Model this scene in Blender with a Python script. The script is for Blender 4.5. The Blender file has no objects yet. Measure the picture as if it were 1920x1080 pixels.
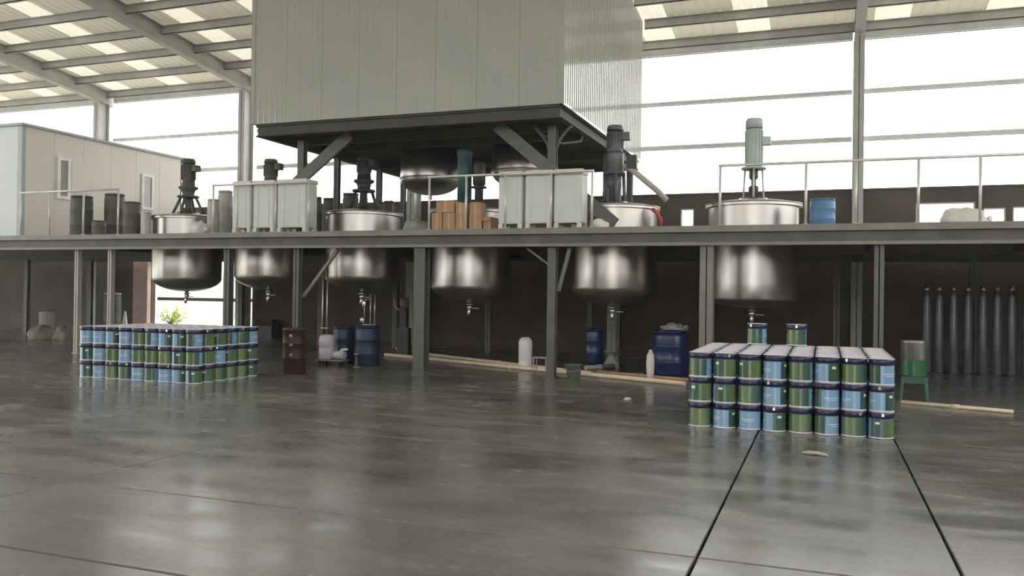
import bpy, bmesh, math, random
from mathutils import Vector, Matrix
random.seed(7)
SC = bpy.context.scene
COL = SC.collection
PI = math.pi

# ------------------------------------------------------------------ camera
CAM_H = 1.7
FPX, YAW, PITCH, ROLL = 1571.98, .3562, .0061, .0141
CF = Vector((-math.sin(YAW)*math.cos(PITCH), math.cos(YAW)*math.cos(PITCH), math.sin(PITCH)))
CR = Vector((math.cos(YAW), math.sin(YAW), 0))
CU = CR.cross(CF)
cam_data = bpy.data.cameras.new('camera')
cam_data.sensor_width = 36
cam_data.lens = FPX/1920*36
cam_data.clip_end = 500
cam = bpy.data.objects.new('camera', cam_data)
COL.objects.link(cam)
r_ = CR*math.cos(ROLL) + CU*math.sin(ROLL)
u_ = CU*math.cos(ROLL) - CR*math.sin(ROLL)
cam.matrix_world = Matrix(((r_.x, u_.x, -CF.x, 0), (r_.y, u_.y, -CF.y, 0), (r_.z, u_.z, -CF.z, CAM_H), (0, 0, 0, 1)))
SC.camera = cam

# ------------------------------------------------------------------ sky and exposure
world = bpy.data.worlds.new('hazy_sky')
SC.world = world
world.use_nodes = True
bg = world.node_tree.nodes['Background']
bg.inputs[0].default_value = (1.0, .988, .96, 1)
bg.inputs[1].default_value = 6.0
SC.view_settings.view_transform = 'Standard'
SC.view_settings.look = 'None'
SC.view_settings.gamma = 1
SC.view_settings.exposure = -0.6
SC.view_settings.use_curve_mapping = False
SC.cycles.use_denoising = True
SC.cycles.max_bounces = 10
SC.cycles.diffuse_bounces = 6
SC.cycles.glossy_bounces = 4

# ------------------------------------------------------------------ pixel helpers (a pixel gives a direction, a plane gives the distance)
def ray(u, v):
    x, y = u-960, v-540
    xr = x*math.cos(ROLL) + y*math.sin(ROLL)
    yr = -x*math.sin(ROLL) + y*math.cos(ROLL)
    return CF + CR*(xr/FPX) - CU*(yr/FPX)
def PY(u, v, Y):
    d = ray(u, v); return Vector((0, 0, CAM_H)) + d*(Y/d.y)
def PZ(u, v, Z=0.0):
    d = ray(u, v); return Vector((0, 0, CAM_H)) + d*((Z-CAM_H)/d.z)
def gx(u, Y, v=500): return PY(u, v, Y).x

# ------------------------------------------------------------------ materials
def nt(m):
    m.use_nodes = True
    return m.node_tree.nodes, m.node_tree.links, m.node_tree.nodes['Principled BSDF']
MATS = {}
def mat(name, c, rough=.6, metal=0., var=.12, scale=3., bump=0., bscale=30., spec=.5, rvar=0., stretch=(1, 1, 1), c2=None, coat=0., objvar=0.):
    if name in MATS: return MATS[name]
    m = bpy.data.materials.new(name); N, L, b = nt(m)
    b.inputs['Roughness'].default_value = rough; b.inputs['Metallic'].default_value = metal
    b.inputs['Specular IOR Level'].default_value = spec
    b.inputs['Coat Weight'].default_value = coat
    tc = N.new('ShaderNodeTexCoord'); mp = N.new('ShaderNodeMapping'); mp.inputs['Scale'].default_value = stretch
    L.new(tc.outputs['Object'], mp.inputs[0])
    nz = N.new('ShaderNodeTexNoise'); nz.inputs['Scale'].default_value = scale; nz.inputs['Detail'].default_value = 5
    L.new(mp.outputs[0], nz.inputs['Vector'])
    rp = N.new('ShaderNodeValToRGB'); rp.color_ramp.elements[0].position = .3; rp.color_ramp.elements[1].position = .7
    a = [max(0, x*(1-var)) for x in c]; d = [min(1, x*(1+var)) for x in (c2 or c)]
    rp.color_ramp.elements[0].color = (*a, 1); rp.color_ramp.elements[1].color = (*d, 1)
    L.new(nz.outputs['Fac'], rp.inputs[0])
    out = rp.outputs[0]
    if objvar:
        oi = N.new('ShaderNodeObjectInfo'); mr = N.new('ShaderNodeMapRange')
        mr.inputs[3].default_value = 1-objvar; mr.inputs[4].default_value = 1+objvar
        L.new(oi.outputs['Random'], mr.inputs[0])
        hs = N.new('ShaderNodeHueSaturation'); L.new(mr.outputs[0], hs.inputs['Value']); L.new(out, hs.inputs['Color']); out = hs.outputs[0]
    L.new(out, b.inputs['Base Color'])
    if rvar:
        mr = N.new('ShaderNodeMapRange'); mr.inputs[3].default_value = max(.02, rough-rvar); mr.inputs[4].default_value = rough+rvar
        L.new(nz.outputs['Fac'], mr.inputs[0]); L.new(mr.outputs[0], b.inputs['Roughness'])
    if bump:
        n2 = N.new('ShaderNodeTexNoise'); n2.inputs['Scale'].default_value = bscale; L.new(mp.outputs[0], n2.inputs['Vector'])
        bp = N.new('ShaderNodeBump'); bp.inputs['Strength'].default_value = bump; bp.inputs['Distance'].default_value = .02
        L.new(n2.outputs['Fac'], bp.inputs['Height']); L.new(bp.outputs[0], b.inputs['Normal'])
    MATS[name] = m; return m

def concrete_floor():
    m = bpy.data.materials.new('polished_concrete'); N, L, b = nt(m)
    g = N.new('ShaderNodeNewGeometry')
    def noise(sc, det, stretch=(1, 1, 1), dist=0.):
        mp = N.new('ShaderNodeMapping'); mp.inputs['Scale'].default_value = stretch; L.new(g.outputs['Position'], mp.inputs[0])
        n = N.new('ShaderNodeTexNoise'); n.inputs['Scale'].default_value = sc; n.inputs['Detail'].default_value = det; n.inputs['Distortion'].default_value = dist
        L.new(mp.outputs[0], n.inputs['Vector']); return n.outputs['Fac']
    big = noise(.35, 4, (1, 1.6, 1), .6); mid = noise(1.6, 6, (.6, 1.5, 1), .4); fine = noise(14, 5)
    rp = N.new('ShaderNodeValToRGB'); e = rp.color_ramp.elements
    e[0].position = .3; e[0].color = (.142, .137, .132, 1); e[1].position = .72; e[1].color = (.255, .248, .240, 1)
    L.new(big, rp.inputs[0])
    rm = N.new('ShaderNodeValToRGB'); e = rm.color_ramp.elements
    e[0].position = .25; e[0].color = (.62, .61, .60, 1); e[1].position = .65; e[1].color = (1.08, 1.08, 1.08, 1)
    L.new(mid, rm.inputs[0])
    mx = N.new('ShaderNodeMix'); mx.data_type = 'RGBA'; mx.blend_type = 'MULTIPLY'; mx.inputs[0].default_value = .7
    L.new(rp.outputs[0], mx.inputs[6]); L.new(rm.outputs[0], mx.inputs[7])
    rf = N.new('ShaderNodeValToRGB'); e = rf.color_ramp.elements
    e[0].position = .3; e[0].color = (.85, .85, .85, 1); e[1].position = .7; e[1].color = (1.1, 1.1, 1.1, 1)
    L.new(fine, rf.inputs[0])
    m2 = N.new('ShaderNodeMix'); m2.data_type = 'RGBA'; m2.blend_type = 'MULTIPLY'; m2.inputs[0].default_value = .8
    L.new(mx.outputs[2], m2.inputs[6]); L.new(rf.outputs[0], m2.inputs[7])
    oi = N.new('ShaderNodeObjectInfo'); mr = N.new('ShaderNodeMapRange'); mr.inputs[3].default_value = .86; mr.inputs[4].default_value = 1.14
    L.new(oi.outputs['Random'], mr.inputs[0])
    hs = N.new('ShaderNodeHueSaturation'); L.new(mr.outputs[0], hs.inputs['Value']); L.new(m2.outputs[2], hs.inputs['Color'])
    b.inputs['Specular IOR Level'].default_value = .38
    L.new(hs.outputs[0], b.inputs['Base Color'])
    rr = N.new('ShaderNodeMapRange'); rr.inputs[1].default_value = .3; rr.inputs[2].default_value = .7; rr.inputs[3].default_value = .14; rr.inputs[4].default_value = .32
    L.new(mid, rr.inputs[0]); L.new(rr.outputs[0], b.inputs['Roughness'])
    bp = N.new('ShaderNodeBump'); bp.inputs['Strength'].default_value = .06; bp.inputs['Distance'].default_value = .02
    L.new(mid, bp.inputs['Height']); L.new(bp.outputs[0], b.inputs['Normal'])
    return m

def translucent(name, c, fac=.6):
    m = bpy.data.materials.new(name); N, L, b = nt(m)
    b.inputs['Base Color'].default_value = (*c, 1); b.inputs['Roughness'].default_value = .5
    t = N.new('ShaderNodeBsdfTranslucent'); t.inputs[0].default_value = (*c, 1)
    mx = N.new('ShaderNodeMixShader'); mx.inputs[0].default_value = fac
    o = N['Material Output']; L.new(b.outputs[0], mx.inputs[1]); L.new(t.outputs[0], mx.inputs[2]); L.new(mx.outputs[0], o.inputs[0])
    return m

def pail_label():
    # printed sleeve: pale blue panel, the rest green shading from dark to yellowish, one small white patch
    m = bpy.data.materials.new('pail_label_print'); N, L, b = nt(m)
    b.inputs['Roughness'].default_value = .18; b.inputs['Coat Weight'].default_value = .8
    tc = N.new('ShaderNodeTexCoord'); sx = N.new('ShaderNodeSeparateXYZ'); L.new(tc.outputs['Object'], sx.inputs[0])
    at = N.new('ShaderNodeMath'); at.operation = 'ARCTAN2'; L.new(sx.outputs[1], at.inputs[0]); L.new(sx.outputs[0], at.inputs[1])
    mr = N.new('ShaderNodeMapRange'); mr.inputs[1].default_value = -PI; mr.inputs[2].default_value = PI; L.new(at.outputs[0], mr.inputs[0])
    rp = N.new('ShaderNodeValToRGB'); cr = rp.color_ramp
    cr.elements[0].position = 0; cr.elements[0].color = (.20, .36, .58, 1)
    cr.elements[1].position = .36; cr.elements[1].color = (.24, .42, .58, 1)
    for p, c in ((.365, (.025, .075, .065)), (.48, (.04, .105, .075)), (.62, (.10, .17, .06)), (.74, (.17, .23, .10)), (.86, (.07, .14, .09)), (.995, (.03, .085, .065))):
        e = cr.elements.new(p); e.color = (*c, 1)
    L.new(mr.outputs[0], rp.inputs[0])
    def band(sock, lo, hi):
        a = N.new('ShaderNodeMath'); a.operation = 'GREATER_THAN'; a.inputs[1].default_value = lo; L.new(sock, a.inputs[0])
        c = N.new('ShaderNodeMath'); c.operation = 'LESS_THAN'; c.inputs[1].default_value = hi; L.new(sock, c.inputs[0])
        d = N.new('ShaderNodeMath'); d.operation = 'MULTIPLY'; L.new(a.outputs[0], d.inputs[0]); L.new(c.outputs[0], d.inputs[1]); return d.outputs[0]
    def mulm(a, c):
        d = N.new('ShaderNodeMath'); d.operation = 'MULTIPLY'; L.new(a, d.inputs[0]); L.new(c, d.inputs[1]); return d.outputs[0]
    def addm(a, c):
        d = N.new('ShaderNodeMath'); d.operation = 'MAXIMUM'; L.new(a, d.inputs[0]); L.new(c, d.inputs[1]); return d.outputs[0]
    patch = mulm(band(mr.outputs[0], .42, .48), band(sx.outputs[2], .175, .205))
    lines = addm(mulm(band(mr.outputs[0], .04, .24), band(sx.outputs[2], .135, .143)), mulm(band(mr.outputs[0], .07, .21), band(sx.outputs[2], .112, .118)))
    mx = N.new('ShaderNodeMix'); mx.data_type = 'RGBA'; mx.inputs[7].default_value = (.75, .82, .76, 1)
    L.new(addm(patch, lines), mx.inputs[0]); L.new(rp.outputs[0], mx.inputs[6])
    L.new(mx.outputs[2], b.inputs['Base Color'])
    return m

M_FLOOR = concrete_floor()
M_JOINT = mat('joint_dirt', (.03, .028, .025), .9)
M_GROUND = mat('yard_concrete', (.5, .48, .42), .9, scale=.3)
M_ROOF = translucent('roof_sheet_cream', (.74, .70, .57), .07)
M_SKYL = translucent('skylight_sheet', (.70, .67, .56), .30)
M_FRAME = mat('frame_grey_paint', (.42, .42, .39), .5, var=.1)
M_GIRT = mat('girt_galvanised', (.60, .62, .62), .45, 0., var=.1)
M_WALL = mat('wall_dark_brown', (.075, .058, .048), .8, var=.3, scale=1.2, bump=.2)
M_JAMB = mat('jamb_pink', (.52, .40, .34), .8)
M_DECK = mat('deck_steel_dark', (.10, .095, .085), .55, .2, var=.2)
M_BEAM = mat('beam_grey', (.20, .195, .175), .5, .1, var=.15)
M_POST = mat('post_grey', (.115, .115, .108), .5, .1, var=.15)
M_POSTL = mat('post_pale', (.46, .43, .38), .5, var=.1)
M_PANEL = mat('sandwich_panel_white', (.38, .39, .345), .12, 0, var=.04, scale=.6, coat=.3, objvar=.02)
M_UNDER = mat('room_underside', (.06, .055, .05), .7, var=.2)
M_CABIN = mat('cabin_panel', (.72, .68, .60), .4, var=.05, scale=.8)
M_CABINF = mat('cabin_panel_bluish_lit', (.60, .66, .66), .4, var=.05, scale=.8)  # same cabin panels, the bluish light on the front put into the colour
M_CABTRIM = mat('cabin_corner_trim', (.36, .42, .42), .4)
M_WHITEF = mat('window_frame_white', (.85, .84, .78), .4)
M_GLASSD = mat('window_glass_grey', (.30, .31, .28), .08, 0, spec=.6)
M_STEEL = mat('stainless_steel', (.46, .44, .405), .32, 1., var=.06, scale=2, stretch=(1, 1, .2), rvar=.05)
M_STEELD = mat('stainless_dull', (.42, .40, .37), .38, 1., var=.1)
M_VALVE = mat('valve_steel', (.6, .58, .55), .3, 1.)
M_MOTOR = mat('motor_grey_blue', (.12, .125, .14), .45, .3)
M_MOTORG = mat('motor_glare_grey_green', (.46, .52, .52), .45, .0)  # paler than the motor itself, washed-out glare put into its colour
M_MOTORD = mat('motor_dark', (.05, .05, .048), .5, .2)
M_TEAL = mat('gearbox_teal', (.025, .085, .095), .45)
M_RAIL = mat('rail_pale_steel', (.66, .65, .60), .35, .3)
M_BIN = mat('bin_white_plastic', (.66, .67, .63), .45, var=.04)
M_BINS = mat('bin_shadow_gap', (.20, .2, .19), .7)
M_BLUE = mat('drum_blue_plastic', (.010, .026, .11), .35, var=.15, coat=.2)
M_BLUEB = mat('drum_light_blue', (.09, .22, .42), .4)
M_NAVY = mat('drum_dull_blue', (.012, .028, .065), .45)
M_GREYDR = mat('drum_grey_green', (.085, .09, .075), .6)
M_BROWNDR = mat('drum_grey_brown', (.11, .095, .08), .6)
M_PALEDR = mat('drum_pale', (.45, .45, .44), .5)
M_LILAC = mat('jerry_lilac', (.50, .46, .52), .45, var=.12)
M_WHITE = mat('white_plastic', (.78, .74, .74), .45, var=.06)
M_CARD = mat('cardboard', (.42, .26, .15), .85, var=.12, scale=4)
M_TAPE = mat('carton_tape', (.50, .36, .2), .4)
M_SACK = mat('woven_sack', (.66, .64, .60), .7, var=.12, scale=5, bump=.5, bscale=14)
M_SACKG = mat('sack_grey_green', (.30, .32, .28), .75, var=.15, scale=5, bump=.5, bscale=14)
M_GREENB = mat('bucket_moss_green', (.10, .13, .085), .6)
M_GREEN = mat('stool_green_plastic', (.012, .09, .05), .4)
M_RED = mat('drum_dark_red', (.035, .011, .013), .6)
M_CHROME = mat('bright_clip_and_glint', (.8, .78, .75), .25, .8)
M_PIPE = mat('pipe_pale_cream', (.80, .68, .50), .35, var=.06)
M_TUBE = mat('tube_dark_grey', (.17, .17, .19), .4, .5, var=.2)
M_PIPES = mat('pipe_steel', (.42, .38, .33), .35, .8)
M_LID = mat('pail_lid_lilac', (.70, .69, .78), .32, var=.04, objvar=.04)
M_RIMNAVY = mat('pail_ring_navy', (.010, .011, .05), .3)
M_CAN = mat('pail_tinplate', (.48, .5, .48), .28, .9)
M_LABEL = pail_label()
M_LEAF = mat('leaf_yellow_green', (.35, .48, .06), .6)
M_STEM = mat('stem_brown', (.15, .1, .05), .8)
M_YARDW = mat('yard_wall_cream', (.66, .60, .46), .9)
M_SHEDB = mat('shed_blue', (.16, .42, .52), .6)
M_RUBBER = mat('cable_black', (.05, .05, .05), .6)
M_REDH = mat('hose_red', (.45, .06, .07), .5)
M_GLASS = bpy.data.materials.new('clear_pane')
_N, _L, _b = nt(M_GLASS)
_t = _N.new('ShaderNodeBsdfTransparent'); _t.inputs[0].default_value = (.9, .92, .9, 1)
_g = _N.new('ShaderNodeBsdfGlossy'); _g.inputs['Roughness'].default_value = .05
_mx = _N.new('ShaderNodeMixShader'); _mx.inputs[0].default_value = .08
_L.new(_t.outputs[0], _mx.inputs[1]); _L.new(_g.outputs[0], _mx.inputs[2]); _L.new(_mx.outputs[0], _N['Material Output'].inputs[0])

ORD = ['first', 'second', 'third', 'fourth', 'fifth', 'sixth', 'seventh', 'eighth', 'ninth']
# ------------------------------------------------------------------ mesh builder
class MB:
    def __init__(s): s.v = []; s.f = []; s.sm = []
    def add(s, vs, fs, smooth=False):
        o = len(s.v); s.v += [tuple(p) for p in vs]; s.f += [tuple(i+o for i in q) for q in fs]; s.sm += [smooth]*len(fs); return s
    def box(s, x0, x1, y0, y1, z0, z1, bev=0.):
        if bev <= 0:
            vs = [(x, y, z) for z in (z0, z1) for y in (y0, y1) for x in (x0, x1)]
            return s.add(vs, [(0, 2, 3, 1), (4, 5, 7, 6), (0, 1, 5, 4), (2, 6, 7, 3), (0, 4, 6, 2), (1, 3, 7, 5)])
        bm = bmesh.new(); bmesh.ops.create_cube(bm, size=1)
        for v in bm.verts: v.co = Vector(((x0+x1)/2+v.co.x*(x1-x0), (y0+y1)/2+v.co.y*(y1-y0), (z0+z1)/2+v.co.z*(z1-z0)))
        bmesh.ops.bevel(bm, geom=list(bm.edges), offset=bev, segments=2, affect='EDGES')
        bm.verts.index_update()
        s.add([v.co[:] for v in bm.verts], [[v.index for v in f.verts] for f in bm.faces]); bm.free(); return s
    def lathe(s, prof, cx=0, cy=0, n=24, smooth=True, cap0=True, cap1=True):
        vs = []
        for r, z in prof:
            for k in range(n):
                a = 2*PI*k/n; vs.append((cx+r*math.cos(a), cy+r*math.sin(a), z))
        fs = []
        for i in range(len(prof)-1):
            for k in range(n):
                k2 = (k+1) % n; fs.append((i*n+k, i*n+k2, (i+1)*n+k2, (i+1)*n+k))
        s.add(vs, fs, smooth); o = len(s.v)-len(vs)
        if cap0 and prof[0][0] > 1e-4: s.f.append(tuple(o+k for k in reversed(range(n)))); s.sm.append(False)
        if cap1 and prof[-1][0] > 1e-4: s.f.append(tuple(o+(len(prof)-1)*n+k for k in range(n))); s.sm.append(False)
        return s
    def tube(s, pts, r, n=10):
        pts = [Vector(p) for p in pts]; rs = r if isinstance(r, (list, tuple)) else [r]*len(pts); vs = []
        ref = None
        for i, p in enumerate(pts):
            t = (pts[min(i+1, len(pts)-1)]-pts[max(i-1, 0)]).normalized()
            if ref is None:
                ref = Vector((0, 0, 1)) if abs(t.z) < .9 else Vector((1, 0, 0))
            a = t.cross(ref).normalized(); b = t.cross(a); ref = -b if False else ref
            for k in range(n):
                q = 2*PI*k/n; vs.append(p+a*(rs[i]*math.cos(q))+b*(rs[i]*math.sin(q)))
        fs = [(i*n+k, i*n+(k+1) % n, (i+1)*n+(k+1) % n, (i+1)*n+k) for i in range(len(pts)-1) for k in range(n)]
        s.add(vs, fs, True); o = len(s.v)-len(vs)
        s.f.append(tuple(o+k for k in reversed(range(n)))); s.f.append(tuple(o+(len(pts)-1)*n+k for k in range(n))); s.sm += [False, False]
        return s
    def beam(s, p, q, w, h, up=(0, 0, 1)):
        p, q = Vector(p), Vector(q); t = (q-p).normalized(); a = t.cross(Vector(up)).normalized()*(w/2); b = a.normalized().cross(t)*(h/2)
        vs = [e+x+y for e in (p, q) for x, y in ((-a, -b), (a, -b), (a, b), (-a, b))]
        return s.add(vs, [(0, 3, 2, 1), (4, 5, 6, 7), (0, 1, 5, 4), (1, 2, 6, 5), (2, 3, 7, 6), (3, 0, 4, 7)])
    def ibeam(s, p, q, w, h, t=.02):
        p, q = Vector(p), Vector(q); d = (q-p).normalized()
        up = Vector((0, 0, 1)) if abs(d.z) < .9 else Vector((0, 1, 0))
        a = d.cross(up).normalized(); b = a.cross(d)
        s.beam(p, q, t, h, up); s.beam(p+b*(h/2-t/2), q+b*(h/2-t/2), w, t, up); s.beam(p-b*(h/2-t/2), q-b*(h/2-t/2), w, t, up); return s
    def blob(s, c, rx, ry, rz, seed=0, amp=.12, n=20, flat=.35):
        # sagging sack: rounded block with lumps, flattened underside resting on z = c.z
        rnd = random.Random(seed); ph = [rnd.uniform(0, 6.28) for _ in range(6)]
        vs = []; fs = []; m = n//2
        for i in range(m+1):
            th = PI*i/m
            for k in range(n):
                p = 2*PI*k/n
                x = math.sin(th)*math.cos(p); y = math.sin(th)*math.sin(p); z = math.cos(th)
                x = math.copysign(abs(x)**.75, x); y = math.copysign(abs(y)**.75, y)
                w = 1+amp*(math.sin(3*p+ph[0])*math.sin(2*th+ph[1])+.6*math.sin(5*p+ph[2]+3*th)+.5*math.sin(7*th+ph[3]+2*p))
                zz = z*w*rz+rz*flat*1.0
                vs.append((c[0]+x*w*rx, c[1]+y*w*ry, c[2]+max(0., zz)))
        for i in range(m):
            for k in range(n): fs.append((i*n+k, (i+1)*n+k, (i+1)*n+(k+1) % n, i*n+(k+1) % n))
        return s.add(vs, fs, True)
    def mesh(s, name, m):
        me = bpy.data.meshes.new(name); me.from_pydata(s.v, [], s.f)
        me.polygons.foreach_set('use_smooth', s.sm); me.materials.append(m); me.update(); return me
    def build(s, name, m, parent=None, loc=None, rz=0.):
        return link(name, s.mesh(name, m), parent, loc, rz)
def link(name, me, parent=None, loc=None, rz=0.):
    o = bpy.data.objects.new(name, me); COL.objects.link(o)
    if parent is not None: o.parent = parent
    if loc is not None: o.location = loc
    if rz: o.rotation_euler.z = rz
    return o
def tag(o, label=None, cat=None, group=None, kind=None):
    if label: o['label'] = label
    if cat: o['category'] = cat
    if group: o['group'] = group
    if kind: o['kind'] = kind
    return o
def empty(name, loc=(0, 0, 0), label=None, cat=None, group=None, kind=None, rz=0.):
    o = bpy.data.objects.new(name, None); COL.objects.link(o); o.location = loc; o.rotation_euler.z = rz
    o.empty_display_size = .2
    return tag(o, label, cat, group, kind)

# ================================================================== THE SETTING
X0, X1, YF, YB = -33.6, 15., -11., 25.
SL = .125
def roof_z(y): return 9.30 + SL*(18-abs(y-7))

# ---- floor slabs
floor = MB().box(X0, X1+.3, YF-.5, YB+.3, -.1, -.045).build('floor', M_JOINT)
tag(floor, 'grey polished concrete factory floor with dark joints and stains', kind='structure')
xs = [-33.9, -27.9, -22.45, -17.0, -11.6, -6.18, -.757, .818, 6.24, 11.0, 15.3]
ys = [-11.5, -6.5, -2.5, .8, 3.99, 5.54, 8.69, 10.25, 13.4, 16.5, 19.6, 22.5, 25.3]
g = .010
for i in range(len(xs)-1):
    for j in range(len(ys)-1):
        w, d = (xs[i+1]-xs[i])/2-g, (ys[j+1]-ys[j])/2-g
        b = .006
        vs = [(-w, -d, -.05), (w, -d, -.05), (w, d, -.05), (-w, d, -.05), (-w, -d, -b), (w, -d, -b), (w, d, -b), (-w, d, -b),
              (-w+b, -d+b, 0), (w-b, -d+b, 0), (w-b, d-b, 0), (-w+b, d-b, 0)]
        fs = [(0, 1, 5, 4), (1, 2, 6, 5), (2, 3, 7, 6), (3, 0, 4, 7), (4, 5, 9, 8), (5, 6, 10, 9), (6, 7, 11, 10), (7, 4, 8, 11), (8, 9, 10, 11)]
        MB().add(vs, fs).build('floor_slab', M_FLOOR, floor, ((xs[i]+xs[i+1])/2, (ys[j]+ys[j+1])/2, random.uniform(-.0015, .0015)))
ground = MB().box(-160, 120, -120, 160, -.4, -.11).build('ground', M_GROUND); tag(ground, 'bright bare yard ground outside the factory shed', kind='structure')

# ---- roof
BX0, BX1, BY0, BY1, BZ = -12.4, -4.92, 15.98, 23.6, 5.50       # panel room on stilts
ceiling = empty('ceiling', (0, 0, 9.6), 'sloping metal sheet roof of the shed with steel rafters and purlins', kind='structure')
def sheet_mesh(ya, yb, m, nm):
    mb = MB(); pr = []
    for k in range(3):
        x = -.45+k*.3
        pr += [(x, 0), (x+.2, 0), (x+.225, .03), (x+.275, .03)]
    pr.append((.452, 0))
    za, zb = roof_z(ya)-9.6, roof_z(yb)-9.6
    vs = [(x, ya, za+z) for x, z in pr]+[(x, yb, zb+z) for x, z in pr]
    n = len(pr); mb.add(vs, [(i, i+1, n+i+1, n+i) for i in range(n-1)])
    return mb.mesh(nm, m)
sA, sB = sheet_mesh(25.3, 7, M_ROOF, 'roof_sheet'), sheet_mesh(7, -11.9, M_ROOF, 'roof_sheet')
kA, kB = sheet_mesh(25.3, 7, M_SKYL, 'skylight_sheet'), sheet_mesh(7, -11.9, M_SKYL, 'skylight_sheet')
bays = [.83+6.75*k for k in range(-5, 3)]      # frame lines
nx = int((X1-X0+.6)/.9)
for k in range(nx+1):
    x = X0-.3+.45+k*.9
    sky = any(abs(x-(b+1.0)) < .45 or abs(x-(b+3.9)) < .45 for b in bays)
    for a, s_ in ((sA, kA), (sB, kB)):
        o = link('skylight_sheet' if sky else 'roof_sheet', s_ if sky else a, ceiling, (x, 0, 0))
for b in bays:
    inbox = BX0 < b < BX1
    ya = 25.25
    def rz_(y): return roof_z(y)-.28-9.6
    if inbox:
        MB().ibeam((b, BY0-.05, rz_(BY0-.05)), (b, 7, rz_(7)), .26, .52).build('rafter', M_FRAME, ceiling)
    else:
        MB().ibeam((b, ya, rz_(ya)), (b, 7, rz_(7)), .26, .52).build('rafter', M_FRAME, ceiling)
    MB().ibeam((b, 7, rz_(7)), (b, -11.25, rz_(-11.25)), .26, .52).build('rafter', M_FRAME, ceiling)
def purlin(x0, x1, y):
    z = roof_z(y)-.13-9.6
    mb = MB().box(x0, x1, y-.01, y+.01, z-.13, z+.12).box(x0, x1, y-.01, y+.08, z-.13, z-.112).box(x0, x1, y-.08, y+.01, z+.102, z+.12)
    mb.build('purlin', M_FRAME, ceiling)
y = 24.93
while y > -11.2:
    if BY0-.15 < y < BY1+.15:
        purlin(X0, BX0-.08, y); purlin(BX1+.08, X1, y)
    else: purlin(X0, X1, y)
    y -= 1.45

# ---- back wall: half-height wall with openings, open band above crossed by girts
def wall_with_holes(x0, x1, y0, y1, z0, z1, holes):
    mb = MB(); cuts = sorted(holes); x = x0
    for (a, b, c, d) in cuts:
        mb.box(x, a, y0, y1, z0, z1)
        if c > z0: mb.box(a, b, y0, y1, z0, c)
        if d < z1: mb.box(a, b, y0, y1, d, z1)
        x = b
    mb.box(x, x1, y0, y1, z0, z1); return mb
HOLES = [(-23.95, -19.3, 0, 2.7), (-4.02, -3.62, 3.3, 4.28), (2.31, 3.74, 3.25, 4.3), (3.92, 4.45, 3.5, 4.13), (4.6, 5.4, 3.5, 4.15)]
WZ = 4.67
wall_back = wall_with_holes(X0, X1, 25.05, 25.29, 0, WZ, HOLES).build('wall_back', M_WALL)
tag(wall_back, 'dark brown half-height back wall of the shed behind the platform', kind='structure')
for z, h in ((6.12, .13), (7.44, .12), (9.0, .25)):
    for i in range(len(bays)-1):
        MB().box(bays[i]+.15, bays[i+1]-.15, 25.12, 25.2, z-h/2, z+h/2).box(bays[i]+.15, bays[i+1]-.15, 25.05, 25.2, z-h/2, z-h/2+.015).build('girt', M_GIRT, wall_back)
    MB().box(X0, bays[0]-.15, 25.12, 25.2, z-h/2, z+h/2).build('girt', M_GIRT, wall_back)
MB().box(X0, X1, 24.99, 25.35, WZ, WZ+.05).build('coping', M_WALL, wall_back)
w = MB().box(X1+.05, X1+.29, YF, YB+.3, 0, WZ).build('wall_right', M_WALL); tag(w, 'dark half-height end wall of the shed', kind='structure')
w = wall_with_holes(X0, X1, YF-.29, YF-.05, 0, WZ, [(-3.5, 6.5, 0, WZ)]).build('wall_front', M_WALL); tag(w, 'dark half-height front wall of the shed with a wide gateway', kind='structure')
w = MB().box(X0-.29, X0-.05, YF, -4, 0, WZ).box(X0-.29, X0-.05, 23.5, YB+.3, 0, WZ).box(X0-.29, X0-.05, -4, 23.5, 4.2, WZ).build('wall_left', M_WALL); tag(w, 'end wall of the shed with a wide open gateway', kind='structure')
# openings' frames
def window(n, a, b, c, d, y=25.17):
    w = empty('window_%d' % n, ((a+b)/2, y, c), 'bright window opening in the dark back wall above the platform', kind='structure')
    hw, h = (b-a)/2, d-c
    MB().box(-hw, hw, -.05, .05, 0, .04).box(-hw, hw, -.05, .05, h-.04, h).box(-hw, -hw+.04, -.05, .05, .04, h-.04).box(hw-.04, hw, -.05, .05, .04, h-.04).build('window_frame', M_WHITEF, w)
    MB().box(-hw+.04, hw-.04, -.004, .004, .04, h-.04).build('pane', M_GLASS, w)
for n, hq in enumerate(HOLES[1:]): window(n+1, *hq)
d1 = empty('door_1', (-21.6, 25.17, 0), 'wide bright doorway in the back wall with a pale pinkish jamb', kind='structure')
MB().box(-3.04, -2.35, -.30, -.1, 0, 2.7).build('jamb', M_JAMB, d1)
MB().box(1.17, 1.33, -.08, .08, 0, 2.7).build('mullion', M_POST, d1)
MB().box(-2.1, 1.17, -.04, .04, 1.24, 1.36).build('bar', M_POST, d1)
MB().box(1.33, 2.3, -.04, .04, 1.24, 1.36).build('bar', M_POST, d1)

# ---- frame columns
for b in bays:
    for y in (24.7, -10.7):
        top = roof_z(y)-.545
        c = MB().ibeam((b, y, 0), (b, y, top), .27, .52).box(b-.2, b+.2, y-.32, y+.32, 0, .03).build('building_column', M_FRAME)
        tag(c, 'grey steel frame column of the shed by the %s' % ('half-height back wall' if y > 0 else 'open front'), kind='structure')

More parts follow.
